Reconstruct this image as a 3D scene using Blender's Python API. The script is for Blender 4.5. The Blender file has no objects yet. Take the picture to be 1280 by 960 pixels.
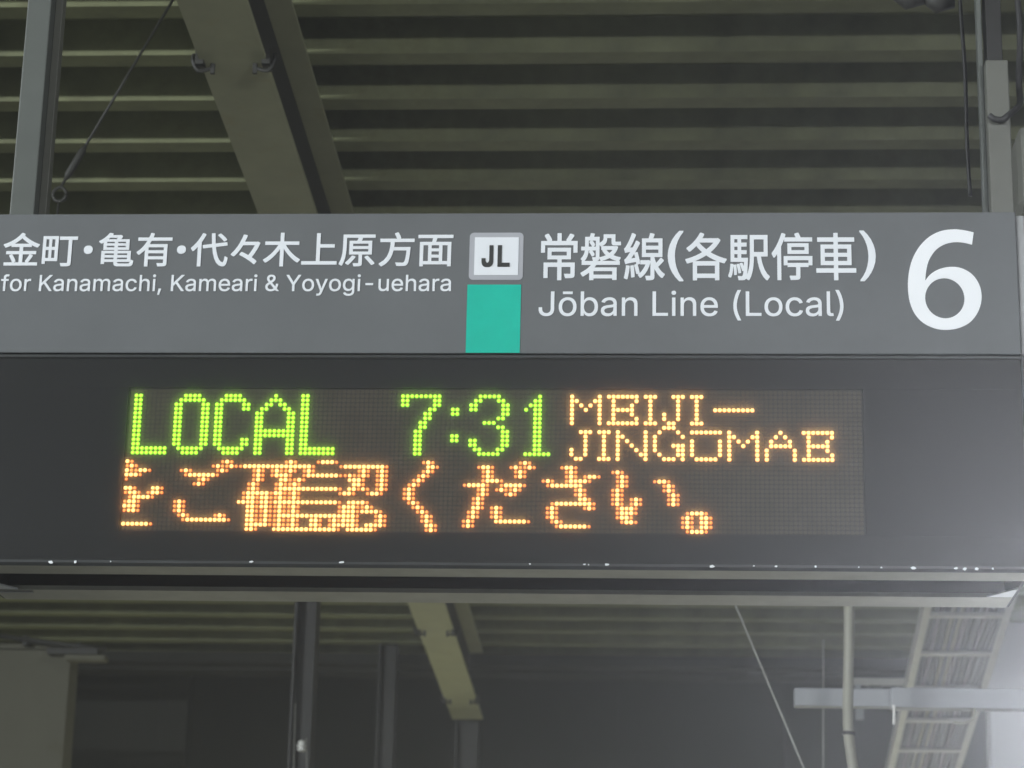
import bpy, bmesh, math, random
from mathutils import Vector, Matrix
random.seed(7)
SC = bpy.context.scene
COL = SC.collection
ZO = 2.93                        # height of the LED board's centre above the platform floor
R = math.radians
KS = math.tan(R(3.617))          # the roof falls gently away from the camera

# ------------------------------------------------------------------ camera
cd = bpy.data.cameras.new('camera'); cam = bpy.data.objects.new('camera', cd); COL.objects.link(cam)
cam.location = (0.38394, -5.00831, -1.33325 + ZO)
cam.rotation_euler = (1.862474, -0.0210939, 0.0616333)
cd.lens = 84.375; cd.sensor_width = 36; cd.clip_end = 200
cd.dof.use_dof = True; cd.dof.focus_distance = 5.12; cd.dof.aperture_fstop = 6.5
SC.camera = cam

# ------------------------------------------------------------------ night air, lamps, exposure
W = bpy.data.worlds.new('World'); SC.world = W; W.use_nodes = True
W.node_tree.nodes['Background'].inputs[0].default_value = (0.55, 0.62, 0.55, 1)
W.node_tree.nodes['Background'].inputs[1].default_value = 0.012
SC.view_settings.view_transform = 'Standard'; SC.view_settings.look = 'None'
SC.view_settings.exposure = 0; SC.view_settings.gamma = 1
SC.render.engine = 'CYCLES'
SC.cycles.max_bounces = 6; SC.cycles.diffuse_bounces = 3; SC.cycles.transparent_max_bounces = 8
SC.cycles.volume_bounces = 0

def area(name, loc, target, sx, sy, power, col):
    l = bpy.data.lights.new(name, 'AREA'); l.shape = 'RECTANGLE'; l.size = sx; l.size_y = sy
    l.energy = power; l.color = col
    o = bpy.data.objects.new(name, l); COL.objects.link(o)
    o.location = (loc[0], loc[1], loc[2] + ZO)
    d = Vector(target) - Vector(loc)
    o.rotation_euler = d.to_track_quat('-Z', 'Y').to_euler()
    return o
area('unseen_front_lamp', (-8.6, -6.2, 1.90), (0.0, 0.0, 0.2), 2.4, 0.25, 1120, (0.93, 0.98, 1.0))
area('unseen_front_lamp', (2.5, -4.6, 1.00), (0.9, 0.0, 0.0), 1.2, 0.3, 130, (0.94, 0.97, 1.0))  # added lamp: its sheen lightens the housing towards the right
area('added_roof_light', (0.0, 9.5, -1.6), (0.0, 2.5, 2.0), 10, 1.5, 80, (1.0, 0.99, 0.72))  # added unseen light: brightens the deck's flat undersides from below
def point(name, loc, power, r, col):
    l = bpy.data.lights.new(name, 'POINT'); l.energy = power; l.shadow_soft_size = r; l.color = col
    o = bpy.data.objects.new(name, l); COL.objects.link(o); o.location = (loc[0], loc[1], loc[2] + ZO)
    return o
point('unseen_right_lamp', (3.5, 7.9, 0.15), 20, 0.05, (0.93, 0.96, 1.0))  # unseen lamp placed to brighten the pale wall at the right
point('unseen_right_lamp', (1.42, 0.35, -0.72), 10, 0.05, (0.93, 0.96, 1.0))  # added lamp: lights the corner gusset, the underside and nearby mist

# floodlight just beyond the lower right corner, facing the viewer: unseen, makes the glare in the added mist
fl_ = bpy.data.lights.new('platform_floodlight', 'SPOT'); fl_.energy = 150; fl_.spot_size = R(110); fl_.spot_blend = 1.0
fl_.shadow_soft_size = 0.08; fl_.color = (0.93, 0.95, 1.0)
fo = bpy.data.objects.new('platform_floodlight', fl_); COL.objects.link(fo)
fo.location = (1.27, -0.45, -0.62 + ZO)
fo.rotation_euler = (Vector((0.2, -5.0, -0.9)) - Vector((1.27, -0.45, -0.62))).to_track_quat('-Z', 'Y').to_euler()

# ------------------------------------------------------------------ materials
def mat(name, col, rough=0.6, metal=0.0, var=0.12, scale=9, bump=0.0, spec=0.5, stain=None, bscale=60, sscale=3.0):
    m = bpy.data.materials.new(name); m.use_nodes = True
    nt = m.node_tree; b = nt.nodes['Principled BSDF']
    b.inputs['Roughness'].default_value = rough; b.inputs['Metallic'].default_value = metal
    b.inputs['Specular IOR Level'].default_value = spec
    tc = nt.nodes.new('ShaderNodeTexCoord')
    n = nt.nodes.new('ShaderNodeTexNoise'); n.inputs['Scale'].default_value = scale; n.inputs['Detail'].default_value = 8
    n.inputs['Roughness'].default_value = 0.65
    nt.links.new(tc.outputs['Object'], n.inputs['Vector'])
    rp = nt.nodes.new('ShaderNodeValToRGB')
    rp.color_ramp.elements[0].position = 0.3; rp.color_ramp.elements[1].position = 0.72
    rp.color_ramp.elements[0].color = (*[c*(1-var) for c in col], 1)
    rp.color_ramp.elements[1].color = (*[min(1, c*(1+var)) for c in col], 1)
    nt.links.new(n.outputs[0], rp.inputs[0])
    out = rp.outputs[0]
    if stain:
        n2 = nt.nodes.new('ShaderNodeTexNoise'); n2.inputs['Scale'].default_value = sscale; n2.inputs['Detail'].default_value = 10
        n2.inputs['Roughness'].default_value = 0.75
        nt.links.new(tc.outputs['Object'], n2.inputs['Vector'])
        r2 = nt.nodes.new('ShaderNodeValToRGB'); r2.color_ramp.elements[0].position = 0.56; r2.color_ramp.elements[1].position = 0.70
        nt.links.new(n2.outputs[0], r2.inputs[0])
        mx = nt.nodes.new('ShaderNodeMix'); mx.data_type = 'RGBA'
        nt.links.new(r2.outputs[0], mx.inputs[0]); nt.links.new(out, mx.inputs[6]); mx.inputs[7].default_value = (*stain, 1)
        out = mx.outputs[2]
    nt.links.new(out, b.inputs['Base Color'])
    if bump:
        n3 = nt.nodes.new('ShaderNodeTexNoise'); n3.inputs['Scale'].default_value = bscale; n3.inputs['Detail'].default_value = 4
        nt.links.new(tc.outputs['Object'], n3.inputs['Vector'])
        bp = nt.nodes.new('ShaderNodeBump'); bp.inputs['Strength'].default_value = bump; bp.inputs['Distance'].default_value = 0.01
        nt.links.new(n3.outputs[0], bp.inputs['Height']); nt.links.new(bp.outputs[0], b.inputs['Normal'])
    return m
def emis(name, col, s):
    m = bpy.data.materials.new(name); m.use_nodes = True
    b = m.node_tree.nodes['Principled BSDF']
    b.inputs['Base Color'].default_value = (0.05, 0.05, 0.05, 1)
    b.inputs['Emission Color'].default_value = (*col, 1); b.inputs['Emission Strength'].default_value = s
    return m
M = {}
M['header'] = mat('header_grey_paint', (0.140, 0.148, 0.152), 0.6, spec=0.2, var=0.08, scale=3, bump=0.02, bscale=220)
M['cap'] = mat('end_cap_paint', (0.30, 0.31, 0.31), 0.4, var=0.06)
M['white'] = mat('white_print', (0.82, 0.85, 0.88), 0.5, spec=0.2, var=0.02)
M['whiteb'] = mat('number_white_print', (0.92, 0.94, 0.96), 0.5, spec=0.2, var=0.01)
M['teal'] = mat('teal_print', (0.012, 0.50, 0.37), 0.5, spec=0.1, var=0.06, scale=16)
M['badge'] = mat('badge_grey_print', (0.42, 0.43, 0.46), 0.45, var=0.03)
M['ink'] = mat('black_print', (0.03, 0.032, 0.03), 0.5, var=0.02)
M['house'] = mat('housing_dark_paint', (0.008, 0.009, 0.009), 0.5, var=0.15, scale=4, bump=0.03, bscale=150, spec=0.12)
M['rim'] = mat('housing_rim_paint', (0.035, 0.038, 0.038), 0.45, var=0.2, scale=7)
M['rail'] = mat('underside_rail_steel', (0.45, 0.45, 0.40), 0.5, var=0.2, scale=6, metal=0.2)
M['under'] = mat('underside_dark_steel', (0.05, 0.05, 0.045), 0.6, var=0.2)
M['gap'] = mat('rubber_gasket', (0.012, 0.012, 0.012), 0.7, var=0.1)
M['board'] = mat('board_black', (0.004, 0.004, 0.003), 0.7, var=0.2)
M['lens'] = mat('unlit_led_resin', (0.068, 0.058, 0.040), 0.6, spec=0.1, var=0.25, scale=14)
M['chip'] = mat('bare_white_chip', (0.85, 0.88, 0.9), 0.4, var=0.02)
M['gusset'] = mat('gusset_white_enamel', (0.80, 0.83, 0.84), 0.5, var=0.03)
M['deck'] = mat('roof_deck_galvanised', (0.18, 0.192, 0.092), 0.6, var=0.30, scale=5, bump=0.05, stain=(0.125, 0.12, 0.05), sscale=1.3)
M['beam'] = mat('beam_cream_paint', (0.38, 0.385, 0.24), 0.6, var=0.10, scale=7, stain=(0.36, 0.33, 0.17), sscale=6)
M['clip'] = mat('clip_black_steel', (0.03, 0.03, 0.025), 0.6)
M['post'] = mat('post_grey_paint', (0.105, 0.115, 0.104), 0.45, var=0.10, scale=6)
M['postl'] = mat('post_light_paint', (0.125, 0.128, 0.108), 0.5, var=0.10, scale=6)
M['dkpost'] = mat('post_dark_steel', (0.012, 0.012, 0.010), 0.5, var=0.2)
M['cable'] = mat('cable_black_rubber', (0.028, 0.028, 0.028), 0.5)
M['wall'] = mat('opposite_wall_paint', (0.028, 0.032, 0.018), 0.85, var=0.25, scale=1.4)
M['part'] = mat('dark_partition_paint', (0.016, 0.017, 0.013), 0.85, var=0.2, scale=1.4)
M['pale'] = mat('pale_wall_plaster', (0.135, 0.132, 0.096), 0.85, var=0.12, scale=1.6, stain=(0.115, 0.11, 0.07), sscale=2)
M['galv'] = mat('galvanised_steel', (0.42, 0.42, 0.38), 0.45, var=0.12, scale=10, metal=0.3)
M['race'] = mat('raceway_grey_paint', (0.30, 0.315, 0.33), 0.5, var=0.06)
M['cleanwall'] = mat('pale_grey_wall_paint', (0.60, 0.61, 0.63), 0.7, var=0.05, scale=1.5)
M['pipe'] = mat('pipe_cream_paint', (0.30, 0.295, 0.225), 0.5, var=0.12, scale=9)
M['c1'] = mat('cable_sheath_mauve', (0.26, 0.22, 0.25), 0.55); M['c2'] = mat('cable_sheath_sand', (0.33, 0.31, 0.23), 0.55)
M['c3'] = mat('cable_sheath_grey', (0.17, 0.17, 0.18), 0.55)
M['porc'] = mat('porcelain_white', (0.8, 0.8, 0.75), 0.25, var=0.05)
M['floor'] = mat('platform_floor_asphalt', (0.16, 0.16, 0.15), 0.85, var=0.2, scale=3)
M['green_rim'] = emis('led_green_rim', (0.23, 0.85, 0.001), 1.5)
M['green_core'] = emis('led_green_core', (0.60, 1.0, 0.04), 1.8)
M['or_rim'] = emis('led_orange_rim', (1.0, 0.22, 0.02), 1.9)
M['or_core'] = emis('led_orange_core', (1.0, 0.62, 0.17), 3.3)
M['od_rim'] = emis('led_dim_orange_rim', (0.90, 0.13, 0.01), 1.4)
M['od_core'] = emis('led_dim_orange_core', (1.0, 0.38, 0.06), 1.8)
# clear acrylic; its scatter and gloss are added to imitate LED bloom and glare
pm = bpy.data.materials.new('bloom_acrylic_pane'); pm.use_nodes = True; nt = pm.node_tree; nt.nodes.clear()
o = nt.nodes.new('ShaderNodeOutputMaterial'); tr = nt.nodes.new('ShaderNodeBsdfTransparent'); tl = nt.nodes.new('ShaderNodeBsdfTranslucent')
df = nt.nodes.new('ShaderNodeBsdfDiffuse'); m1 = nt.nodes.new('ShaderNodeMixShader'); m2 = nt.nodes.new('ShaderNodeMixShader')
tl.inputs[0].default_value = (1, 1, 1, 1); df.inputs[0].default_value = (0.7, 0.7, 0.7, 1); tr.inputs[0].default_value = (1, 1, 1, 1)
gl = nt.nodes.new('ShaderNodeBsdfGlossy'); gl.inputs['Roughness'].default_value = 0.42; m3 = nt.nodes.new('ShaderNodeMixShader')
m1.inputs[0].default_value = 0.13; m2.inputs[0].default_value = 0.003; m3.inputs[0].default_value = 0.009
nt.links.new(tr.outputs[0], m1.inputs[1]); nt.links.new(tl.outputs[0], m1.inputs[2])
nt.links.new(m1.outputs[0], m2.inputs[1]); nt.links.new(df.outputs[0], m2.inputs[2])
nt.links.new(m2.outputs[0], m3.inputs[1]); nt.links.new(gl.outputs[0], m3.inputs[2]); nt.links.new(m3.outputs[0], o.inputs[0])
M['pane'] = pm

# ------------------------------------------------------------------ helpers
def root(name, loc, label=None, cat=None, group=None, kind=None):
    o = bpy.data.objects.new(name, None); COL.objects.link(o)
    o.location = (loc[0], loc[1], loc[2] + ZO); o.empty_display_size = 0.1
    tag(o, label, cat, group, kind); return o
def tag(o, label=None, cat=None, group=None, kind=None):
    if label: o['label'] = label
    if cat: o['category'] = cat
    if group: o['group'] = group
    if kind: o['kind'] = kind
    return o
def top_loc(p):
    v = Vector((0, 0, 0))
    while p is not None:
        v += p.location; p = p.parent
    return v
def link(name, me, mats, parent=None, origin=None, smooth=False):
    """me holds scene coordinates (before ZO); the origin is moved to 'origin' or the parent's place"""
    o = bpy.data.objects.new(name, me); COL.objects.link(o)
    if mats is not None:
        for m in (mats if isinstance(mats, (list, tuple)) else [mats]): me.materials.append(m)
    base = top_loc(parent) - Vector((0, 0, ZO)) if parent else Vector((0, 0, 0))
    org = Vector(origin) if origin is not None else (base if parent else Vector((0, 0, 0)))
    me.transform(Matrix.Translation(-org))
    if parent: o.parent = parent; o.location = org - base
    else: o.location = org + Vector((0, 0, ZO))
    if smooth:
        for p in me.polygons: p.use_smooth = True
    return o
def bm_new(): return bmesh.new()
def bm_me(bm, name='mesh'):
    bmesh.ops.recalc_face_normals(bm, faces=bm.faces)
    me = bpy.data.meshes.new(name); bm.to_mesh(me); bm.free(); return me
def box(bm, x0, x1, y0, y1, z0, z1, bev=0.0):
    vs = [bm.verts.new((x, y, z)) for x in (x0, x1) for y in (y0, y1) for z in (z0, z1)]
    f = [bm.faces.new([vs[i] for i in q]) for q in ((0,1,3,2),(4,6,7,5),(0,4,5,1),(2,3,7,6),(0,2,6,4),(1,5,7,3))]
    if bev:
        es = list({e for g in f for e in g.edges})
        bmesh.ops.bevel(bm, geom=es, offset=bev, segments=2, affect='EDGES', profile=0.5)
def slab(bm, x0, x1, y0, y1, h0, h1):
    """box whose top and bottom follow the roof's fall: z = h - KS*y"""
    vs = [bm.verts.new((x, y, h - KS*y)) for x in (x0, x1) for y in (y0, y1) for h in (h0, h1)]
    for q in ((0,1,3,2),(4,6,7,5),(0,4,5,1),(2,3,7,6),(0,2,6,4),(1,5,7,3)): bm.faces.new([vs[i] for i in q])
def bxo(name, dims, m, parent, bev=0.0, origin=None):
    bm = bm_new(); box(bm, *dims, bev=bev); return link(name, bm_me(bm), m, parent, origin)
def prism(bm, pts, axis, a0, a1):
    """pts: outline in the two other axes, extruded along axis"""
    def P(p, a):
        return (a, p[0], p[1]) if axis == 'x' else ((p[0], a, p[1]) if axis == 'y' else (p[0], p[1], a))
    A = [bm.verts.new(P(p, a0)) for p in pts]; B = [bm.verts.new(P(p, a1)) for p in pts]
    bm.faces.new(A); bm.faces.new(B[::-1]); n = len(pts)
    for i in range(n): bm.faces.new((A[i], A[(i+1) % n], B[(i+1) % n], B[i]))
def tube(bm, path, r, seg=10, cap=True):
    path = [Vector(p) for p in path]; rings = []
    up = None
    for i, p in enumerate(path):
        d = (path[min(i+1, len(path)-1)] - path[max(i-1, 0)]).normalized()
        if up is None:
            up = Vector((0, 0, 1)) if abs(d.z) < 0.9 else Vector((1, 0, 0))
        s = d.cross(up).normalized(); up = s.cross(d).normalized()
        rr = r[i] if isinstance(r, (list, tuple)) else r
        rings.append([bm.verts.new(p + s*math.cos(t)*rr + up*math.sin(t)*rr) for t in [2*math.pi*k/seg for k in range(seg)]])
    for a, b in zip(rings, rings[1:]):
        for k in range(seg): bm.faces.new((a[k], a[(k+1) % seg], b[(k+1) % seg], b[k]))
    if cap: bm.faces.new(rings[0]); bm.faces.new(rings[-1][::-1])
def tubeo(name, path, r, m, parent=None, seg=10, origin=None):
    bm = bm_new(); tube(bm, path, r, seg); return link(name, bm_me(bm), m, parent, origin, smooth=True)
def smoothp(P, n=6):
    P = [Vector(p) for p in P]; out = []
    for i in range(len(P)-1):
        p0, p1, p2, p3 = P[max(i-1, 0)], P[i], P[i+1], P[min(i+2, len(P)-1)]
        for k in range(n):
            t = k/n
            out.append(0.5*((2*p1)+(p2-p0)*t+(2*p0-5*p1+4*p2-p3)*t*t+(3*p1-p0-3*p2+p3)*t**3))
    out.append(P[-1]); return out

# ------------------------------------------------------------------ the roof
ceil = root('ceiling', (0, 0, 2.0), kind='structure')
PIT = 0.3175; FL = 0.075; WEB = 0.020; DEP = 0.110
def deck_mesh():
    bm = bm_new(); T = 0.004
    prof = [(0, 0), (FL, 0), (FL+WEB, DEP), (PIT-WEB, DEP), (PIT, 0)]
    prof = [(y, z - KS*y) for y, z in prof]      # follows the roof's fall
    up = [(y, z+T) for y, z in prof]
    prism(bm, prof + up[::-1], 'x', -9.0, 9.0)
    return bm_me(bm, 'deck_rib')
dm = deck_mesh(); dm.materials.append(M['deck'])
Y0 = 2.072 - FL - PIT*22          # one pan edge measured at y = 1.975
for i in range(0, 47):
    y = Y0 + i*PIT
    o = bpy.data.objects.new('deck_pan', dm); COL.objects.link(o); o.parent = ceil
    o.location = (0, y, -KS*y + 0.003)
# steel edge beam and gutter at the far eave
e = root('eave_beam', (0, 10.0, 1.36), 'dark steel edge beam running along the far eave of the canopy roof', 'roof beam')
bm = bm_new(); slab(bm, -9, 9, 9.86, 9.98, 1.925, 1.99); link('beam_web', bm_me(bm), M['part'], e)
bm = bm_new(); slab(bm, -9, 9, 9.99, 10.16, 1.905, 1.96); link('gutter', bm_me(bm), M['part'], e)

# main roof beam running away from the camera
b = root('roof_beam', (-0.8665, 4.0, 1.35), 'pale steel H beam crossing under the ribbed canopy roof, left of centre', 'roof beam')
X0, X1, XW = -0.963, -0.770, -0.8665
bm = bm_new(); slab(bm, X0, X1, -3, 9.95, 1.600, 1.614); link('bottom_flange', bm_me(bm), M['beam'], b)
bm = bm_new(); slab(bm, XW-.005, XW+.005, -3, 9.80, 1.614, 1.986); link('web', bm_me(bm), M['beam'], b)
bm = bm_new(); slab(bm, X0, X1, -3, 9.80, 1.986, 1.998); link('top_flange', bm_me(bm), M['beam'], b)
bm = bm_new(); slab(bm, XW+.0055, XW+.016, -3, 9.75, 1.618, 1.980); link('dark_web_strip', bm_me(bm), M['clip'], b)  # thin dark strip covering the web's right face
for y in (1.281, 7.754, 9.394):
    for s, x in ((-1, X0), (1, X1)):
        bm = bm_new(); zz = 1.6 - KS*y
        box(bm, x - .012, x + .012, y-.03, y+.03, zz-.012, zz+.032)
        box(bm, x - s*.035-.006, x - s*.035+.006, y-.006, y+.006, zz-.03, zz+.0)
        tube(bm, smoothp([(x-s*.03, y, zz-.014), (x+s*.005, y-.005, zz-.022), (x+s*.022, y-.01, zz+.005), (x+s*.022, y, zz+.03)]), .006, 6)
        link('flange_clip', bm_me(bm), M['clip'], b)

# roof columns behind the sign
def column(x0, x1, y, top, label, m):
    r = root('roof_column', ((x0+x1)/2, y+.07, -ZO), label, 'column', 'columns under the canopy roof')
    bm = bm_new(); w = x1-x0
    t = .012
    box(bm, x0, x0+t, y, y+.14, -ZO+.02, top)
    box(bm, x1-t, x1, y, y+.14, -ZO+.02, top)
    box(bm, x0+t, x1-t, y+.06, y+.07, -ZO+.02, top)
    link('shaft', bm_me(bm), m, r)
    bxo('base_plate', (x0-.05, x1+.05, y-.05, y+.19, -ZO, -ZO+.02), m, r)
    return r
column(-1.365, -1.262, 6.0, 1.60-KS*6.1+.36, 'dark steel column behind the sign, below the left half of the LED text', M['dkpost'])
column(-0.95, -0.80, 9.97, 0.968, 'dark steel column standing under the far end of the pale roof beam', M['dkpost'])
column(-1.40, -1.29, 9.6, 1.38, 'faint dark steel column between the pale beam and the nearer column', M['dkpost'])

# diagonal brace rod with turnbuckle, upper left
br = root('brace_rod', (-1.35, 1.2, 1.3), 'thin dark diagonal brace rod with turnbuckle beside the left hanger post', 'rod')
A = Vector((-1.406, 1.5, 1.224)); B = Vector((-1.063, 1.5, 1.92)); d = (B-A).normalized()
tubeo('rod', [A, B], .0045, M['clip'], br, 8)
tubeo('turnbuckle', [A+d*.03, A+d*.05, A+d*.13, A+d*.15], [.005, .012, .012, .005], M['clip'], br, 8)
tubeo('eye_bolt', [A + Vector((math.cos(t)*.020, 0, math.sin(t)*.022-.02)) for t in [k*2*math.pi/14 for k in range(15)]], .0055, M['clip'], br, 6)
tubeo('lower_link', [A+Vector((0,0,-.04)), A+Vector((-.012,0,-.30))], .004, M['clip'], br, 6)

# ------------------------------------------------------------------ far background
fl = bpy.data.meshes.new('floor'); fl.from_pydata([(-30,-20,-ZO),(30,-20,-ZO),(30,40,-ZO),(-30,40,-ZO)], [], [(0,1,2,3)])
tag(link('platform_floor', fl, M['floor']), kind='structure')
ow = root('opposite_wall', (0, 14.0, -ZO), 'dark clad wall across the track closing the view below the canopy', 'wall')
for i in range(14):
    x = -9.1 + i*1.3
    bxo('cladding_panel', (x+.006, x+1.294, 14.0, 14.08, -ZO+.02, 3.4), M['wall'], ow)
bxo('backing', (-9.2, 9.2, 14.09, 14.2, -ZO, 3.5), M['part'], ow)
pt = root('dark_partition', (-3.0, 11.0, -ZO), 'dark partition behind the pale wall at the left edge', 'wall')
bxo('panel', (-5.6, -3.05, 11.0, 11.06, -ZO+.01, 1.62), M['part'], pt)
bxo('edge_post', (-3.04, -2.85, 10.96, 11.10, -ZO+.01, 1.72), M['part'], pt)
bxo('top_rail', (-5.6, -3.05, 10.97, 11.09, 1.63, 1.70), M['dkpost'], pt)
pw = root('pale_wall', (-4, 8.1, -ZO), 'pale cream wall end at the lower left edge below the canopy', 'wall')
bxo('wall_face', (-5.2, -2.925, 8.0, 8.2, -ZO+.01, 1.03), M['pale'], pw)
bxo('coping', (-5.2, -2.90, 7.97, 8.23, 1.033, 1.058), M['pale'], pw)
tg = root('wall_pipe', (-3.1, 7.9, 1.07), 'thin sloping dark conduit above the pale wall at the left', 'pipe')
tubeo('pipe_run', [(-3.6, 7.9, 1.122), (-2.80, 7.9, 1.028), (-2.70, 7.9, 1.02)], .014, M['clip'], tg)
for x, z in ((-3.16, 1.07), (-2.86, 1.035)): bxo('pipe_bracket', (x-.012, x+.012, 7.9, 7.97, z-.03, z+.022), M['clip'], tg)
fx = root('wall_light_fitting', (-2.9, 7.75, .95), 'small unlit strip fitting with a pale underside by the pale wall', 'light fitting')
bxo('body', (-2.98, -2.70, 7.70, 7.80, .955, .99), M['clip'], fx, .004)
bxo('diffuser', (-2.88, -2.66, 7.70, 7.80, .925, .953), M['pale'], fx, .004)

ins = root('insulator', (-1.19, 5.2, .10), 'small white porcelain insulator on two thin wires at the bottom edge', 'insulator')
zc = 0.118; prof = [(0.0, .006), (.006, .020), (.012, .022), (.016, .010), (.022, .022), (.028, .024), (.032, .010), (.038, .020), (.044, .016), (.05, .005)]
tubeo('porcelain_body', [(-1.178, 5.2, zc - .025 + a) for a, _ in prof], [r_ for _, r_ in prof], M['porc'], ins, 12)
for x0, x1 in ((-1.215, -1.198), (-1.160, -1.128)):
    tubeo('wire', [(x0, 5.2, .30 if x0 < -1.2 else .15), (x1, 5.2, -.45)], .0022, M['galv'], ins, 5)

# right background: pipe, raceway, ladder, wire, wall
pp = root('vertical_pipe', (1.03, 3.5, 0), 'cream vertical pipe bending below the sign, left of the cable ladder', 'pipe')
tubeo('pipe_run', smoothp([(1.032, 3.5, .75), (1.030, 3.5, .35), (1.020, 3.5, .05), (1.021, 3.5, -.06), (1.034, 3.5, -.18), (1.06, 3.5, -.40)]), .019, M['pipe'], pp, 14)
tubeo('pipe_joint', [(1.020, 3.5, -.062), (1.021, 3.5, -.050)], .0225, M['clip'], pp, 14)
rw = root('cable_raceway', (1.3, 3.9, .05), 'grey horizontal raceway bar crossing behind the pipe and before the ladder', 'raceway')
bxo('far_section', (.852, 1.222, 3.87, 3.93, .100, .166), M['race'], rw, .003)
bxo('near_section', (1.20, 2.3, 3.79, 3.865, .085, .158), M['race'], rw, .003)
tubeo('cable_hook', smoothp([(1.205, 3.78, .09), (1.207, 3.775, .07), (1.205, 3.775, .02)]), .006, M['porc'], rw, 6)
tubeo('loose_cable', smoothp([(1.50, 3.80, .085), (1.495, 3.79, .05), (1.46, 3.79, .03), (1.42, 3.79, .032)]), .005, M['pipe'], rw, 6)
gw = tubeo('guy_wire', [(.52, 3.5, .66), (.862, 3.5, -.179), (1.02, 3.5, -.58)], .0032, M['galv'], None, 6, origin=(.86, 3.5, -.179))
tag(gw, 'thin pale guy wire slanting down in front of the dark wall', 'wire')
gw2 = tubeo('thin_drop_wire', [(1.19, 6.0, .75), (1.175, 6.0, -.1)], .0035, M['galv'], None, 6, origin=(1.19, 6.0, .3))
gw2.location.x -= .09
tag(gw2, 'faint vertical wire hanging beside the cream pipe', 'wire')

ld = root('cable_ladder', (1.65, 5.5, .6), 'pale cable ladder carrying grey and mauve cables at the lower right', 'cable ladder')
D = Vector((.02344, .99032, -.1368)).normalized()
PL = Vector((1.457, 5.0, .693)); PR = Vector((1.826, 5.0, .696))
UP = Vector((0, .137, .99)).normalized()
def rail(P, side):
    bm = bm_new(); a, c = -2.6, 4.5
    h, w, t = .075, .030, .006
    # C section: outer web, two lips pointing inwards
    def bar(x0, x1, z0, z1):
        vs = []
        for x in (x0, x1):
            for s_ in (a, c):
                for z in (z0, z1): vs.append(bm.verts.new(P + D*s_ + Vector((x, 0, 0)) + UP*z))
        for q in ((0,1,3,2),(4,6,7,5),(0,4,5,1),(2,3,7,6),(0,2,6,4),(1,5,7,3)): bm.faces.new([vs[i] for i in q])
    s = side
    bar(*sorted((0, s*t)), 0, h); bar(*sorted((s*t, s*w)), 0, t); bar(*sorted((s*t, s*w)), h-t, h)
    link('side_rail', bm_me(bm), M['galv'], ld)
rail(PL, 1); rail(PR, -1)
for k in range(-5, 9):
    tt = .13 + .513*k
    a = PL + D*tt + Vector((.007, 0, 0)) + UP*.012; c = PR + D*tt + Vector((-.007, 0, 0)) + UP*.012
    bm = bm_new(); vs = []
    for P in (a, c):
        for s_ in (-.018, .018):
            for z in (0, .016): vs.append(bm.verts.new(P + D*s_ + UP*z))
    for q in ((0,1,3,2),(4,6,7,5),(0,4,5,1),(2,3,7,6),(0,2,6,4),(1,5,7,3)): bm.faces.new([vs[i] for i in q])
    link('rung', bm_me(bm), M['galv'], ld)
x = .028; k = 0
while x < .335:
    r_ = random.choice((.008, .010, .013, .015)); x += r_
    path = []
    for s_ in [(-2.6 + .355*i) for i in range(20)]:
        P = PL.lerp(PR, 0) + D*s_ + Vector((x + random.uniform(-.003, .003), 0, 0)) + UP*(.029 + r_)
        path.append(P)
    o = tubeo('cable', path, r_, random.choice((M['c1'], M['c3'], M['c2'], M['c3'], M['c1'])), ld, 7)
    x += r_ + .001; k += 1
cb = root('ladder_bracket', (1.5, 7.5, .7), 'small steel hanger bracket with round couplings behind the left ladder rail', 'bracket')
bxo('arm', (1.30, 1.64, 7.5, 7.53, .80, .835), M['galv'], cb)
bxo('drop', (1.36, 1.40, 7.5, 7.53, .62, .80), M['race'], cb)
for x in (1.42, 1.53): tubeo('coupling', [(x-.035, 7.47, .76), (x+.035, 7.47, .76)], .03, M['clip'], cb, 10)
rb = root('pale_wall', (2.9, 9.0, -ZO), 'pale grey wall brightening at the lower right corner beyond the ladder', 'wall')
bxo('wall_face', (2.25, 6.5, 9.0, 9.2, -ZO+.01, 1.70), M['cleanwall'], rb)

# ------------------------------------------------------------------ hanger posts
def cz(y): return 2.0 - KS*y
hp = root('hanger_post', (-1.113, .18, .57), 'grey square hanger post holding up the left end of the sign', 'post', 'posts hanging the sign from the roof')
bxo('post_face', (-1.150, -1.092, .150, .215, .40, cz(.2)), M['post'], hp, .003)
bxo('side_flange', (-1.0915, -1.073, .185, .215, .40, cz(.2)), M['postl'], hp, .002)
bxo('ceiling_plate', (-1.22, -1.00, .10, .27, cz(.2)-.004, cz(.2)+.010), M['post'], hp)
hp2 = root('hanger_post', (1.135, .18, .57), 'grey hanger post at the right end of the sign, wrapped by a black cable', 'post', 'posts hanging the sign from the roof')
bxo('post_face', (1.114, 1.166, .150, .215, .40, 1.005), M['postl'], hp2, .003)
bxo('side_flange', (1.102, 1.1135, .185, .215, .40, cz(.2)), M['post'], hp2, .002)
bxo('upper_channel', (1.122, 1.158, .175, .235, 1.006, cz(.2)), M['dkpost'], hp2, .002)
bxo('ceiling_plate', (1.04, 1.24, .10, .27, cz(.2)-.004, cz(.2)+.010), M['post'], hp2)
cable = tubeo('black_cable', smoothp([(1.117, .141, .862), (1.128, .139, .852), (1.145, .137, .850), (1.160, .139, .862), (1.180, .16, .885), (1.200, .22, .93), (1.212, .30, 1.02), (1.222, .32, 1.20), (1.20, .33, 1.5), (1.15, .34, cz(.34))]), .0075, M['cable'], None, 8, origin=(1.2, .3, .9))
tag(cable, 'thick black cable looped round the right hanger post and rising out of frame', 'cable')
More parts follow.
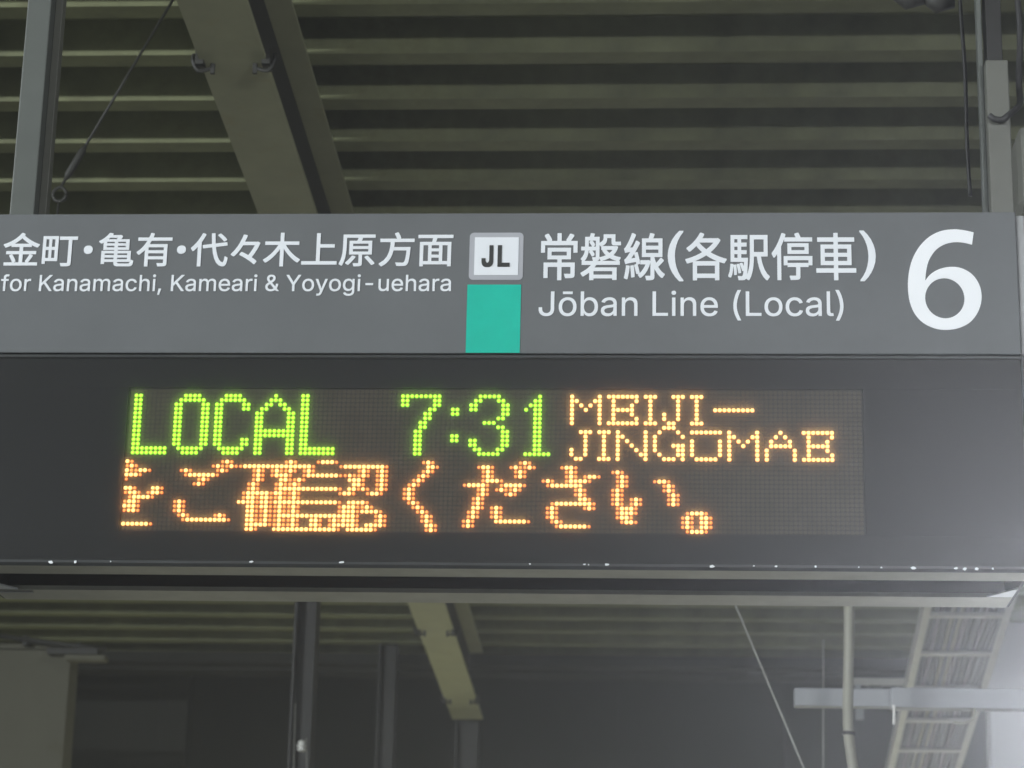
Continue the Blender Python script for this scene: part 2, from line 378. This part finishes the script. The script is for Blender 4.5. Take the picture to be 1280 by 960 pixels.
c2 = tubeo('thin_conduit', smoothp([(1.085, .3, cz(.3)), (1.080, .3, 1.30), (1.086, .3, 1.05), (1.085, .3, .85), (1.088, .3, .726)]), .0048, M['dkpost'], None, 8, origin=(1.085, .3, .8))
for i, (a, z) in enumerate(((.006, 1.09), (.006, .90))):
    pass
tag(c2, 'thin dark conduit hanging just left of the right hanger post', 'conduit')
dv = root('loudspeaker', (1.26, .5, .75), 'pale rounded loudspeaker partly in view behind the right hanger post', 'loudspeaker')
bm = bm_new(); box(bm, 1.222, 1.42, .42, .62, .735, .965, .030); o = link('cabinet', bm_me(bm), M['postl'], dv, smooth=False)
bxo('bracket', (1.29, 1.35, .50, .53, .967, cz(.5)), M['dkpost'], dv)
bm = bm_new(); tube(bm, [(1.228,.415,.74),(1.38,.415,.74),(1.38,.415,.75)], .006, 6); link('seam_strip', bm_me(bm), M['clip'], dv)
jb = root('junction_clamps', (1.05, .42, 1.28), 'two dark clamp heads at the top edge left of the right post', 'clamp')
for (x, y, z, r_) in ((.975, .40, 1.285, .030), (1.048, .40, 1.275, .030)):
    bm = bm_new(); tube(bm, [(x-.035, y, z+.012), (x-.01, y, z), (x+.03, y, z+.004)], [r_*.6, r_, r_*.7], 10)
    link('clamp_head', bm_me(bm), M['clip'], jb, smooth=True)
bxo('carrier_bar', (.90, 1.10, .42, .46, 1.310, 1.335), M['dkpost'], jb)
bxo('strap', (.99, 1.01, .43, .45, 1.336, cz(.44)), M['dkpost'], jb)

# ------------------------------------------------------------------ the sign
sg = root('departure_sign', (0, .15, -.24), 'hanging grey platform sign with lit green and orange LED board beneath', 'station sign')
HX = 1.1455
# header light box
bm = bm_new(); box(bm, -HX, HX, 0.0, .30, .2435, .5722, .0025); link('header_panel', bm_me(bm), M['header'], sg)
for s in (-1, 1):
    bm = bm_new(); x0, x1 = sorted((s*(HX+.0008), s*(HX+.0200)))
    box(bm, x0, x1, .006, .31, .2440, .5665, .003); link('header_end_cap', bm_me(bm), M['cap'], sg)
bm = bm_new(); box(bm, -HX+.004, HX-.004, .010, .29, .2375, .2430); link('gasket', bm_me(bm), M['gap'], sg)
# print: every text is a thin raised vinyl film
try:    # the plain sans that ships inside Blender itself
    import os
    SANS = bpy.data.fonts.load(os.path.join(bpy.utils.system_resource('DATAFILES'), 'fonts', 'Inter.woff2'))
except Exception:
    SANS = None
def text_mesh(s, bold, size=1.0, sans=False):
    cu = bpy.data.curves.new('t', 'FONT'); cu.body = s; cu.size = size
    if sans and SANS: cu.font = SANS
    cu.offset = bold
    cu.extrude = 0.0; cu.resolution_u = 5; cu.fill_mode = 'NONE'
    o = bpy.data.objects.new('t', cu); COL.objects.link(o)
    bpy.context.view_layer.update()
    wire = bpy.data.meshes.new_from_object(o.evaluated_get(bpy.context.evaluated_depsgraph_get()))
    bpy.data.objects.remove(o); bpy.data.curves.remove(cu)
    # outlines in their own direction, then every triangle inside by the non-zero rule
    P = [Vector((v.co.x, v.co.y)) for v in wire.vertices]; nxt = {e.vertices[0]: e.vertices[1] for e in wire.edges}
    E = []
    adj = {}
    for e in wire.edges:
        adj.setdefault(e.vertices[0], []).append(e.vertices[1]); adj.setdefault(e.vertices[1], []).append(e.vertices[0])
    seen = set()
    for a in sorted(adj):
        if a in seen: continue
        cur, prev = a, None; first = a+1 if a+1 in adj[a] else adj[a][0]
        seen.add(a); loop = [a]; cur = first; prev = a
        while cur != a and cur not in seen:
            seen.add(cur); loop.append(cur)
            n_ = [q for q in adj[cur] if q != prev]
            if not n_: break
            prev, cur = cur, n_[0]
        E += [(loop[q], loop[(q+1) % len(loop)]) for q in range(len(loop))]
    from mathutils.geometry import delaunay_2d_cdt
    vs, es, fs, *_r = delaunay_2d_cdt(P, E, [], 0, 1e-6)
    seg = [(P[a], P[b_]) for a, b_ in E]
    def wind(c):
        w = 0
        for a, b_ in seg:
            if (a.y <= c.y) != (b_.y <= c.y):
                xi = a.x + (c.y-a.y)/(b_.y-a.y)*(b_.x-a.x)
                if xi > c.x: w += 1 if b_.y > a.y else -1
        return w
    keep = []
    for f in fs:
        c = (vs[f[0]] + vs[f[1]] + vs[f[2]])/3
        if wind(c): keep.append(f)
    me = bpy.data.meshes.new('t'); used = sorted({q for f in keep for q in f}); mp = {q: n_ for n_, q in enumerate(used)}
    me.from_pydata([(vs[q].x, vs[q].y, 0) for q in used], [], [[mp[q] for q in f] for f in keep])
    return me
def join_text(items, name, m, parent, label=None, yf=-.0012, heavy=0):
    """items: (mesh, x centre or left, z base, sx, sz, mode)"""
    bm = bmesh.new()
    for me, xa, zb, sx, sz, mode in items:
        xs = [v.co.x for v in me.vertices]
        off = -(min(xs)+max(xs))/2 if mode == 'c' else -min(xs)
        t = bmesh.new(); t.from_mesh(me)
        sh = [(0, 0)] + ([(heavy*a, heavy*b_) for a in (-.85, 0, .85) for b_ in (-.85, 0, .85) if a or b_] if heavy else [])
        for kk, (dx, dz) in enumerate(sh):      # heavier strokes: the outline laid again a little to each side
            vm = {}
            for v in t.verts: vm[v.index] = bm.verts.new(((v.co.x+off)*sx + xa + dx, yf - kk*.00003, v.co.y*sz + zb + dz))
            for f in t.faces:
                try: bm.faces.new([vm[v.index] for v in f.verts])
                except ValueError: pass
        t.free()
    bmesh.ops.recalc_face_normals(bm, faces=bm.faces)
    r = bmesh.ops.extrude_face_region(bm, geom=list(bm.faces))
    bmesh.ops.translate(bm, verts=[g for g in r['geom'] if isinstance(g, bmesh.types.BMVert)], vec=(0, .0008, 0))
    o = link(name, bm_me(bm), m, parent)
    if label: o['label'] = label
    return o
ch = [('金',-1.0701),('町',-.9824),('・',-.9176),('亀',-.8538),('有',-.7675),('・',-.7058),('代',-.6424),('々',-.5610),('木',-.4788),('上',-.3941),('原',-.3096),('方',-.2208),('面',-.1340)]
its = []
for c, x in ch:
    me = text_mesh(c, 0); its.append((me, x, .4535, .0865, .0850, 'c'))
join_text(its, 'lettering', M['white'], sg, heavy=.0011, label='white Japanese destination names 金町・亀有・代々木上原方面')
ch = [('常',.1416,1),('磐',.2338,1),('線',.3302,1),('(',.3990,1),('各',.4660,1),('駅',.5601,1),('停',.6548,1),('車',.7511,1),(')',.8203,1)]
its = []
for c, x, w in ch:
    me = text_mesh(c, 0)
    if c in '()':
        ys = [v.co.y for v in me.vertices]; k = .116/(max(ys)-min(ys)); its.append((me, x, .4115 - min(ys)*k, k*1.05, k, 'c'))
    else: its.append((me, x, .4235, .0945, .1175, 'c'))
join_text(its, 'lettering', M['white'], sg, heavy=.0014, label='large white Japanese line name 常磐線(各駅停車)')
def latin(s, x0, x1, zb, cap, bold, m, parent, label, name='lettering', yf=-.0012):
    me = text_mesh(s, 0, sans=True); xs = [v.co.x for v in me.vertices]
    cm = text_mesh('E', 0, sans=True); ys = [v.co.y for v in cm.vertices]
    sz = cap/(max(ys)-min(ys)); sx = (x1-x0)/(max(xs)-min(xs))
    return join_text([(me, x0, zb - min(ys)*sz, sx, sz, 'l')], name, m, parent, label, yf=yf, heavy=bold)
latin('for Kanamachi, Kameari & Yoyogi-uehara', -1.1100, -.0974, .3880, .0375, .0004, M['white'], sg, 'small white words for Kanamachi, Kameari & Yoyogi-uehara')
latin('Jōban Line (Local)', .0985, .7650, .3305, .0560, .0004, M['white'], sg, 'white words Jōban Line (Local)')
SIX = [(1.0526,.5238),(1.0318,.5289),(1.0093,.5312),(.9812,.5271),(.9547,.5131),(.9313,.4879),(.9147,.4544),(.9067,.4135),(.9074,.3729),(.9169,.3397),(.9352,.3159),(.9607,.3022),(.9864,.2985),(1.0141,.3031),(1.0387,.3169),(1.0567,.3416),(1.0647,.3720),(1.0606,.4024),(1.0458,.4264),(1.0237,.4404),(.9996,.4437),(.9751,.4385),(.9557,.4265),(.9440,.4117)]
SIX2 = [(.9440,.4117),(.9463,.4321),(.9531,.4581),(.9677,.4814),(.9872,.4953),(1.0083,.5009),(1.0292,.4999),(1.0481,.4952)]
def flat_shape(name, loops, m, parent, y=-.0012, th=.0008, label=None):
    cu = bpy.data.curves.new('c', 'CURVE'); cu.dimensions = '2D'; cu.fill_mode = 'BOTH'
    for L in loops:
        sp = cu.splines.new('POLY'); sp.points.add(len(L)-1); sp.use_cyclic_u = True
        for p, q in zip(sp.points, L): p.co = (q[0], q[1], 0, 1)
    cu.extrude = th/2
    o = bpy.data.objects.new('c', cu); COL.objects.link(o); bpy.context.view_layer.update()
    me = bpy.data.meshes.new_from_object(o.evaluated_get(bpy.context.evaluated_depsgraph_get()))
    bpy.data.objects.remove(o); bpy.data.curves.remove(cu)
    me.transform(Matrix.Translation((0, y+th/2, 0)) @ Matrix.Rotation(math.pi/2, 4, 'X'))
    me.materials.clear()
    o = link(name, me, m, parent)
    if label: o['label'] = label
    return o
s1 = [(p.x, p.y) for p in smoothp([(a, b_, 0) for a, b_ in SIX], 5)]
s2 = [(p.x, p.y) for p in smoothp([(a, b_, 0) for a, b_ in SIX2], 5)]
inner = [(.9851+.0424*math.cos(t), .3711+.0461*math.sin(t)) for t in [k*2*math.pi/48 for k in range(48)]]
flat_shape('platform_number', [s1 + s2[1:], inner], M['whiteb'], sg, label='large white platform number 6')
def rrect(x0, x1, z0, z1, r):
    out = []
    for cx, cz_, a in ((x1-r, z1-r, 0), (x0+r, z1-r, 90), (x0+r, z0+r, 180), (x1-r, z0+r, 270)):
        for k in range(7):
            t = R(a + 15*k); out.append((cx + r*math.cos(t), cz_ + r*math.sin(t)))
    return out
bg = flat_shape('line_badge', [rrect(-.0582, .0617, .4140, .5250, .0095)], M['badge'], sg, label='square line badge with a grey border reading JL')
flat_shape('badge_face', [[(-.0468,.4250),(.0512,.4250),(.0512,.5138),(-.0468,.5138)]], M['white'], bg, y=-.0022)
for c_, xa, xb in (('J', -.0285, -.0068), ('L', .0072, .0300)):
    latin(c_, xa, xb, .4460, .0465, .0026, M['ink'], bg, None, name='badge_lettering', yf=-.0032)
flat_shape('line_colour_patch', [[(-.0605,.2446),(.0585,.2446),(.0585,.4027),(-.0605,.4027)]], M['teal'], sg, label='teal green line colour patch below the badge')

# LED housing: shell, front mask with window, rim
HZ0, HZ1 = -.2400, .2370
bm = bm_new()
box(bm, -1.150, 1.150, .010, .372, .232, .2368)           # top skin
for s in (-1, 1):
    x0, x1 = sorted((s*1.142, s*1.150)); box(bm, x0, x1, .010, .372, -.236, .2315)
box(bm, -1.1415, 1.1415, .362, .371, -.236, .2315)          # back
link('housing_shell', bm_me(bm), M['house'], sg)
bm = bm_new()
for s in (-1, 1):
    x0, x1 = sorted((s*1.1425, s*1.150)); box(bm, x0, x1, -.012, .0095, -.2395, .2365, .002)
box(bm, -1.142, 1.142, -.012, .0095, .2290, .2365, .002)
link('rim', bm_me(bm), M['rim'], sg)
def wall_with_hole(name, X, Z, x, z, y0, y1, m, parent):
    bm = bm_new()
    box(bm, -X, X, y0, y1, z[1], Z[1]); box(bm, -X, X, y0, y1, Z[0], z[0])
    box(bm, -X, x[0], y0, y1, z[0]+.0002, z[1]-.0002); box(bm, x[1], X, y0, y1, z[0]+.0002, z[1]-.0002)
    return link(name, bm_me(bm), m, parent)
WX, WZ = .8025, .1625
wall_with_hole('front_mask', 1.1415, (-.2265, .2285), (-WX, WX), (-WZ, WZ), -.0040, .0060, M['house'], sg)
bxo('window_pane', (-1.141, 1.141, -.0100, -.0085, -.226, .2285), M['pane'], sg)

# LED matrix
led = bxo('led_board', (-WX+.001, WX-.001, .0010, .0035, -WZ+.001, WZ-.001), M['board'], sg)
GL = {}   # (col,row) -> level: G green, X full orange, o dim orange, m medium
names = []
def glyph(label, dots): names.append((label, dots))
def g(pattern, level='G'):
    """pattern: {rows: 'a-b,c'}"""
    d = {}
    for rows, cols in pattern.items():
        if isinstance(rows, int): rows = (rows, rows)
        for r_ in range(rows[0], rows[1]+1):
            for part in cols.split(','):
                a, _, c = part.partition('-')
                for q in range(int(a), int(c or a)+1): d[(q, r_)] = level
    return d
glyph('green letter L', g({(1,12): '1-2', (13,14): '1-8'}))
glyph('green letter O', g({1: '12-15', 2: '11-16', (3,12): '10-11,16-17', 13: '11-16', 14: '12-15'}))
glyph('green letter C', g({1: '21-24', 2: '20-25', (3,4): '19-20,25-26', (5,10): '19-20', (11,12): '19-20,25-26', 13: '20-25', 14: '21-24'}))
glyph('green letter A', g({1: '32', 2: '31-33', 3: '30-31,33-34', 4: '29-30,34-35', (5,8): '28-29,35-36', (9,10): '28-36', (11,14): '28-29,35-36'}))
glyph('green letter L', g({(1,12): '38-39', (13,14): '38-45'}))
glyph('green digit 7', g({1: '60-68', (2,3): '60-61,67-68', 4: '66-67', (5,6): '65-66', (7,8): '64-65', (9,14): '63-64'}))
glyph('green colon', g({(4,5): '71-72', (10,11): '71-72'}))
glyph('green digit 3', g({1: '77-81', 2: '76-77,81-82', (3,4): '75-76,82-83', 5: '82-83', 6: '81-82', 7: '78-80', 8: '81-82', (9,10): '82-83', (11,12): '75-76,82-83', 13: '76-77,81-82', 14: '77-81'}))
glyph('green digit 1', g({1: '90', 2: '89-90', 3: '88-90', 4: '87,89-90', (5,13): '89-90', 14: '87-92'}))
for r0, L in ((0, [('M', {1:'97,103',2:'97-98,102-103',3:'97,99,101,103',4:'97,100,103',(5,7):'97,103'}),
      ('E', {1:'105-111',2:'106,111',3:'106,110',4:'106-110',5:'106,110',6:'106,111',7:'105-111'}),
      ('I', {1:'113-115',(2,6):'114',7:'113-115'}),
      ('J', {1:'119-121',(2,4):'120',(5,6):'117,120',7:'118-119'}),
      ('I', {1:'123-125',(2,6):'124',7:'123-125'}),
      ('hyphen', {4:'128-136'})]),
      (0, [('J', {9:'99-101',(10,12):'100',(13,14):'97,100',15:'98-99'}),
      ('I', {9:'103-105',(10,14):'104',15:'103-105'}),
      ('N', {9:'107,113',10:'107-108,113',11:'107,109,113',12:'107,110,113',13:'107,111,113',14:'107,112-113',15:'107,113'}),
      ('G', {8:'117-119',9:'116,120',10:'115,121',11:'115',12:'115,119-121',13:'115,120-121',14:'116,120-121',15:'117-119,121'}),
      ('O', {9:'123-129',(11,14):'123,129',15:'124-128'}),
      ('M', {9:'131,137',10:'131-132,136-137',11:'131,133,135,137',12:'131,134,137',(13,15):'131,137'}),
      ('A', {9:'142',10:'141,143',11:'140,144',12:'140-144',(13,15):'139,145'}),
      ('E', {9:'147-153',10:'148,153',11:'148,152',12:'148-152',13:'148,152',14:'148,153',15:'147-153'})])):
    for n, p in L: glyph('small orange ' + (n if n == 'hyphen' else 'letter ' + n), g(p, 'X'))
def k(start_rows):
    d = {}
    for r_, segs in start_rows.items():
        for c0, s in segs:
            for i, chx in enumerate(s):
                if chx != '.': d[(c0+i, r_)] = chx
    return d
K = [
 ('large orange partial kana at the left edge', {16:[(0,'Xo')],17:[(0,'oXo')],18:[(0,'XooXXo')],19:[(0,'XXXo')],20:[(0,'o')],22:[(0,'XXo'),(6,'mXo')],23:[(0,'omXo'),(5,'oXXo')],24:[(1,'oXXXXo')],25:[(0,'oXXo')],26:[(0,'XmXo')],27:[(0,'omXo')],30:[(0,'XXXXXXo')]}),
 ('large orange kana ご', {16:[(21,'oXo')],17:[(19,'oXooXo')],18:[(12,'oXo'),(20,'oXo')],19:[(13,'oXXXXXXo')],20:[(16,'oXo')],21:[(15,'oXo')],25:[(11,'oXo')],26:[(11,'oXo')],27:[(11,'oXo')],28:[(12,'oXo'),(20,'oXo')],29:[(13,'oXXXXXXXXXo')]}),
 ('large orange kanji 確', {16:[(35,'oXo')],17:[(25,'oXXXXXXmXXXXXXXXo')],18:[(28,'oXo'),(32,'oXooXo'),(39,'oXo')],19:[(28,'oXo'),(32,'oXmXo'),(39,'oX')],20:[(28,'oXo'),(34,'mXooXo')],21:[(27,'oXo'),(33,'oXooXo')],22:[(27,'oXo'),(33,'oXXXXXXX')],23:[(26,'oXXXXXoXXooXo')],24:[(26,'oXXomXooXooXo')],25:[(25,'mXmXomXomXXXXXXX')],26:[(27,'mXomXooXooXo')],27:[(27,'mXooXooXooXo')],28:[(27,'mXooXooXXXXXXX')],29:[(27,'mXooXooXooXo')],30:[(27,'mXXXXooXooXo')],31:[(27,'mXo'),(33,'mXXXXXXX')]}),
 ('large orange kanji 認', {16:[(42,'oXXXo')],17:[(47,'oXXXXXXXXXo')],18:[(51,'oXo'),(55,'oXo')],19:[(41,'mXXXXXoomooXo'),(55,'oXo')],20:[(49,'mXXo'),(55,'oXo')],21:[(50,'XXo'),(55,'oXo')],22:[(41,'mXXXXXo'),(49,'mXomo'),(55,'oXo')],23:[(47,'oXXo'),(53,'oXXo')],25:[(41,'mXXXXXo'),(49,'mXmXo')],26:[(47,'oXmXooXo')],27:[(47,'oXmXomXmXo')],28:[(41,'mXXXXXmXmXo'),(55,'oXo')],29:[(41,'mXo'),(45,'oXoXmXo'),(55,'oXo')],30:[(41,'mXo'),(45,'oXmXmXo'),(53,'mXmXo')],31:[(41,'mXXXXXo'),(49,'mXXXXXo')]}),
 ('large orange kana く', {16:[(65,'oXo')],17:[(66,'mXo')],18:[(65,'oXo')],19:[(64,'oXo')],20:[(63,'oXo')],21:[(62,'oXo')],22:[(61,'oXo')],23:[(61,'oXo')],24:[(61,'oXo')],25:[(62,'oXo')],26:[(63,'oXo')],27:[(64,'oXo')],28:[(65,'oXo')],29:[(65,'oXo')],30:[(66,'mXo')],31:[(66,'oXo')]}),
 ('large orange kana だ', {16:[(86,'oXo')],17:[(77,'oXXo'),(84,'oXooXo')],18:[(78,'oXo'),(85,'oXo')],19:[(78,'oXo'),(85,'oXo')],20:[(78,'oXXXo')],21:[(74,'oXXXXo'),(82,'oXXXXo')],22:[(77,'oXo'),(81,'oXooXo')],23:[(77,'oXo'),(83,'oXo')],24:[(76,'oXo')],25:[(76,'oXo')],26:[(76,'mXo'),(80,'oXo')],27:[(75,'oXo'),(80,'oXo')],28:[(75,'oXo'),(80,'oXo')],29:[(74,'oXo'),(81,'mXXXXXXo')],30:[(74,'oXo')]}),
 ('large orange kana さ', {17:[(95,'oXXo')],18:[(96,'oXo')],19:[(96,'oXo'),(100,'oXXo')],20:[(91,'oXo'),(96,'oXmXXo')],21:[(92,'oXXXXXXm')],22:[(98,'oXo')],23:[(98,'oXo')],24:[(99,'mXo')],25:[(93,'oXXXXXXXXo')],26:[(92,'oXo'),(100,'oXo')],27:[(92,'oXo')],28:[(92,'oXo')],29:[(93,'oXo')],30:[(94,'oXXXXXXo')]}),
 ('large orange kana い', {18:[(106,'oXo')],19:[(107,'oXo')],20:[(107,'oXo'),(115,'oXXo')],21:[(107,'oXo'),(117,'oXo')],22:[(106,'oXo'),(117,'oXo')],23:[(106,'oXo'),(118,'oXo')],24:[(106,'oXo'),(110,'oXo'),(118,'oXo')],25:[(106,'oXo'),(110,'oXo'),(118,'oXo')],26:[(107,'oXmXo')],27:[(107,'oXmXo')],28:[(107,'oXXo')],29:[(108,'oXXo')]}),
 ('large orange full stop 。', {27:[(122,'oXXXo')],28:[(121,'oXo'),(125,'mXo')],29:[(121,'oXo'),(125,'mXo')],30:[(121,'oXo'),(125,'mXo')],31:[(122,'oXXXo')]}),
]
for n, p in K: glyph(n, k(p))
MATS = [M['green_rim'], M['green_core'], M['or_rim'], M['or_core'], M['od_rim'], M['od_core']]
CFG = {'G': (.00495, .0038, 0, 1), 'X': (.00495, .0042, 2, 3), 'm': (.0046, .0035, 2, 3), 'o': (.0041, .0029, 4, 5)}
lit = set()
def dot(V, F, MI, c, r_, ro, ri, mo, mi, seg=8):
    x, z = (c-79.5)*.01, -(r_-15.5)*.01
    n = len(V)
    for (rad, y) in ((ro, .0009), (ro*.97, -.0004), (ri, -.0016)):
        for q in range(seg):
            t = 2*math.pi*(q+.5)/seg; V.append((x+rad*math.cos(t), y, z+rad*math.sin(t)))
    V.append((x, -.0021, z)); cn = n+3*seg
    for q in range(seg):
        w = (q+1) % seg
        F.append((n+q, n+w, n+seg+w, n+seg+q)); MI.append(mo)
        F.append((n+seg+q, n+seg+w, n+2*seg+w, n+2*seg+q)); MI.append(mo)
        F.append((n+2*seg+q, n+2*seg+w, cn)); MI.append(mi)
for label, dots in names:
    V, F, MI = [], [], []
    for (c, r_), lv in sorted(dots.items()):
        if (c, r_) in lit: continue
        lit.add((c, r_)); dot(V, F, MI, c, r_, *CFG[lv])
    me = bpy.data.meshes.new('led_character'); me.from_pydata(V, [], F)
    used = sorted(set(MI)); remap = {a: i for i, a in enumerate(used)}
    xs = [v[0] for v in V]; zs = [v[2] for v in V]
    o = link('led_character', me, [MATS[a] for a in used], led, origin=((min(xs)+max(xs))/2, 0, (min(zs)+max(zs))/2))
    for p, a in zip(me.polygons, MI): p.material_index = remap[a]
    o['label'] = label
V, F = [], []
for c in range(160):
    for r_ in range(32):
        if (c, r_) in lit: continue
        x, z = (c-79.5)*.01, -(r_-15.5)*.01; n = len(V)
        j = random.uniform(-.0002, .0002)
        for rad, y in ((.0044, .0009), (.0041, -.0002+j)):
            for q in range(8):
                t = 2*math.pi*(q+.5)/8
                V.append((x+rad*max(-.95, min(.95, 1.2*math.cos(t))), y, z+rad*max(-.95, min(.95, 1.2*math.sin(t)))))
        for q in range(8):
            w = (q+1) % 8; F.append((n+q, n+w, n+8+w, n+8+q))
        F.append(tuple(n+8+q for q in range(8)))
me = bpy.data.meshes.new('unlit_leds'); me.from_pydata(V, [], F)
tag(link('unlit_leds', me, M['lens'], led), kind='stuff')

bm = bm_new(); prism(bm, [(-.012, -.2282), (-.012, -.2340), (-.0050, -.2402), (-.0050, -.2282)], 'x', -1.142, 1.142); link('lower_rim', bm_me(bm), M['rim'], sg)
# underside: rails, recess, gussets, chips
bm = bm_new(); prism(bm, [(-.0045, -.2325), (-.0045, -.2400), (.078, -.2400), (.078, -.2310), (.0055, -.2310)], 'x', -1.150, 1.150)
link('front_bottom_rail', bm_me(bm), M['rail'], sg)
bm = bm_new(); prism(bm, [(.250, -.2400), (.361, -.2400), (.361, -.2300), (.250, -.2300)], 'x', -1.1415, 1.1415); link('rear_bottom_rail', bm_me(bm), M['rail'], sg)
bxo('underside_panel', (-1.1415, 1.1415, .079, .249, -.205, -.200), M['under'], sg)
bm = bm_new(); box(bm, -1.1415, 1.1415, .0060, .0100, -.2305, -.1990); link('groove_strip', bm_me(bm), M['gap'], sg)
for s in (-1, 1):
    bm = bm_new(); pts = [(s*1.085, .249), (s*1.1415, .249), (s*1.1415, .160)]
    prism(bm, pts, 'z', -.2396, -.2360); link('corner_gusset', bm_me(bm), M['gusset'], sg)
bxo('edge_strip', (-1.145, -1.055, .262, .275, -.2435, -.2405), M['cap'], sg)
bm = bm_new(); tube(bm, [(-1.098, .03, -.2400), (-1.098, .03, -.2440)], .011, 10); link('screw_head', bm_me(bm), M['cap'], sg)
CH = [(-.9448,-.2345,8,4),(-.8906,-.2331,4,4),(-.8136,-.2317,2,2),(-.5087,-.2303,6,3),(-.3131,-.2298,9,3),(.0909,-.2303,3,2),(.2070,-.2303,4,2),(.2155,-.2310,2,2),(.2547,-.2305,6,3),(.4772,-.2325,8,4),(.5651,-.2309,3,2),(.6124,-.2314,4,3),(.6950,-.2317,3,3),(.7858,-.2322,2,2),(.8328,-.2325,3,2),(.8998,-.2328,7,4),(.9885,-.2330,5,3),(1.0068,-.2340,5,4),(1.0319,-.2340,7,4),(1.0653,-.2330,3,3)]
for x, z, w, h in CH:
    bm = bm_new(); n = random.choice((5, 6, 7)); pts = []
    for q in range(n):
        t = 2*math.pi*q/n + random.uniform(-.3, .3); f = random.uniform(.7, 1.15)
        pts.append((x + f*math.cos(t)*w*.00088, z + f*math.sin(t)*h*.00088))
    prism(bm, pts, 'y', -.0145, -.0115); link('paint_chip', bm_me(bm), M['chip'], sg)

# ------------------------------------------------------------------ added mist that stands in for lens glare
bm = bm_new(); box(bm, -9.5, 9.5, -8.5, 15.0, -ZO-1.0, 3.7)
hz = link('glare_haze', bm_me(bm), None)
hm = bpy.data.materials.new('glare_haze_air'); hm.use_nodes = True; nt = hm.node_tree; nt.nodes.clear()
o = nt.nodes.new('ShaderNodeOutputMaterial'); v = nt.nodes.new('ShaderNodeVolumePrincipled')
v.inputs['Color'].default_value = (0.92, 0.94, 1.0, 1); v.inputs['Density'].default_value = 0.014; v.inputs['Anisotropy'].default_value = 0.75
nt.links.new(v.outputs[0], o.inputs['Volume']); hz.data.materials.append(hm)
tag(hz, kind='stuff')
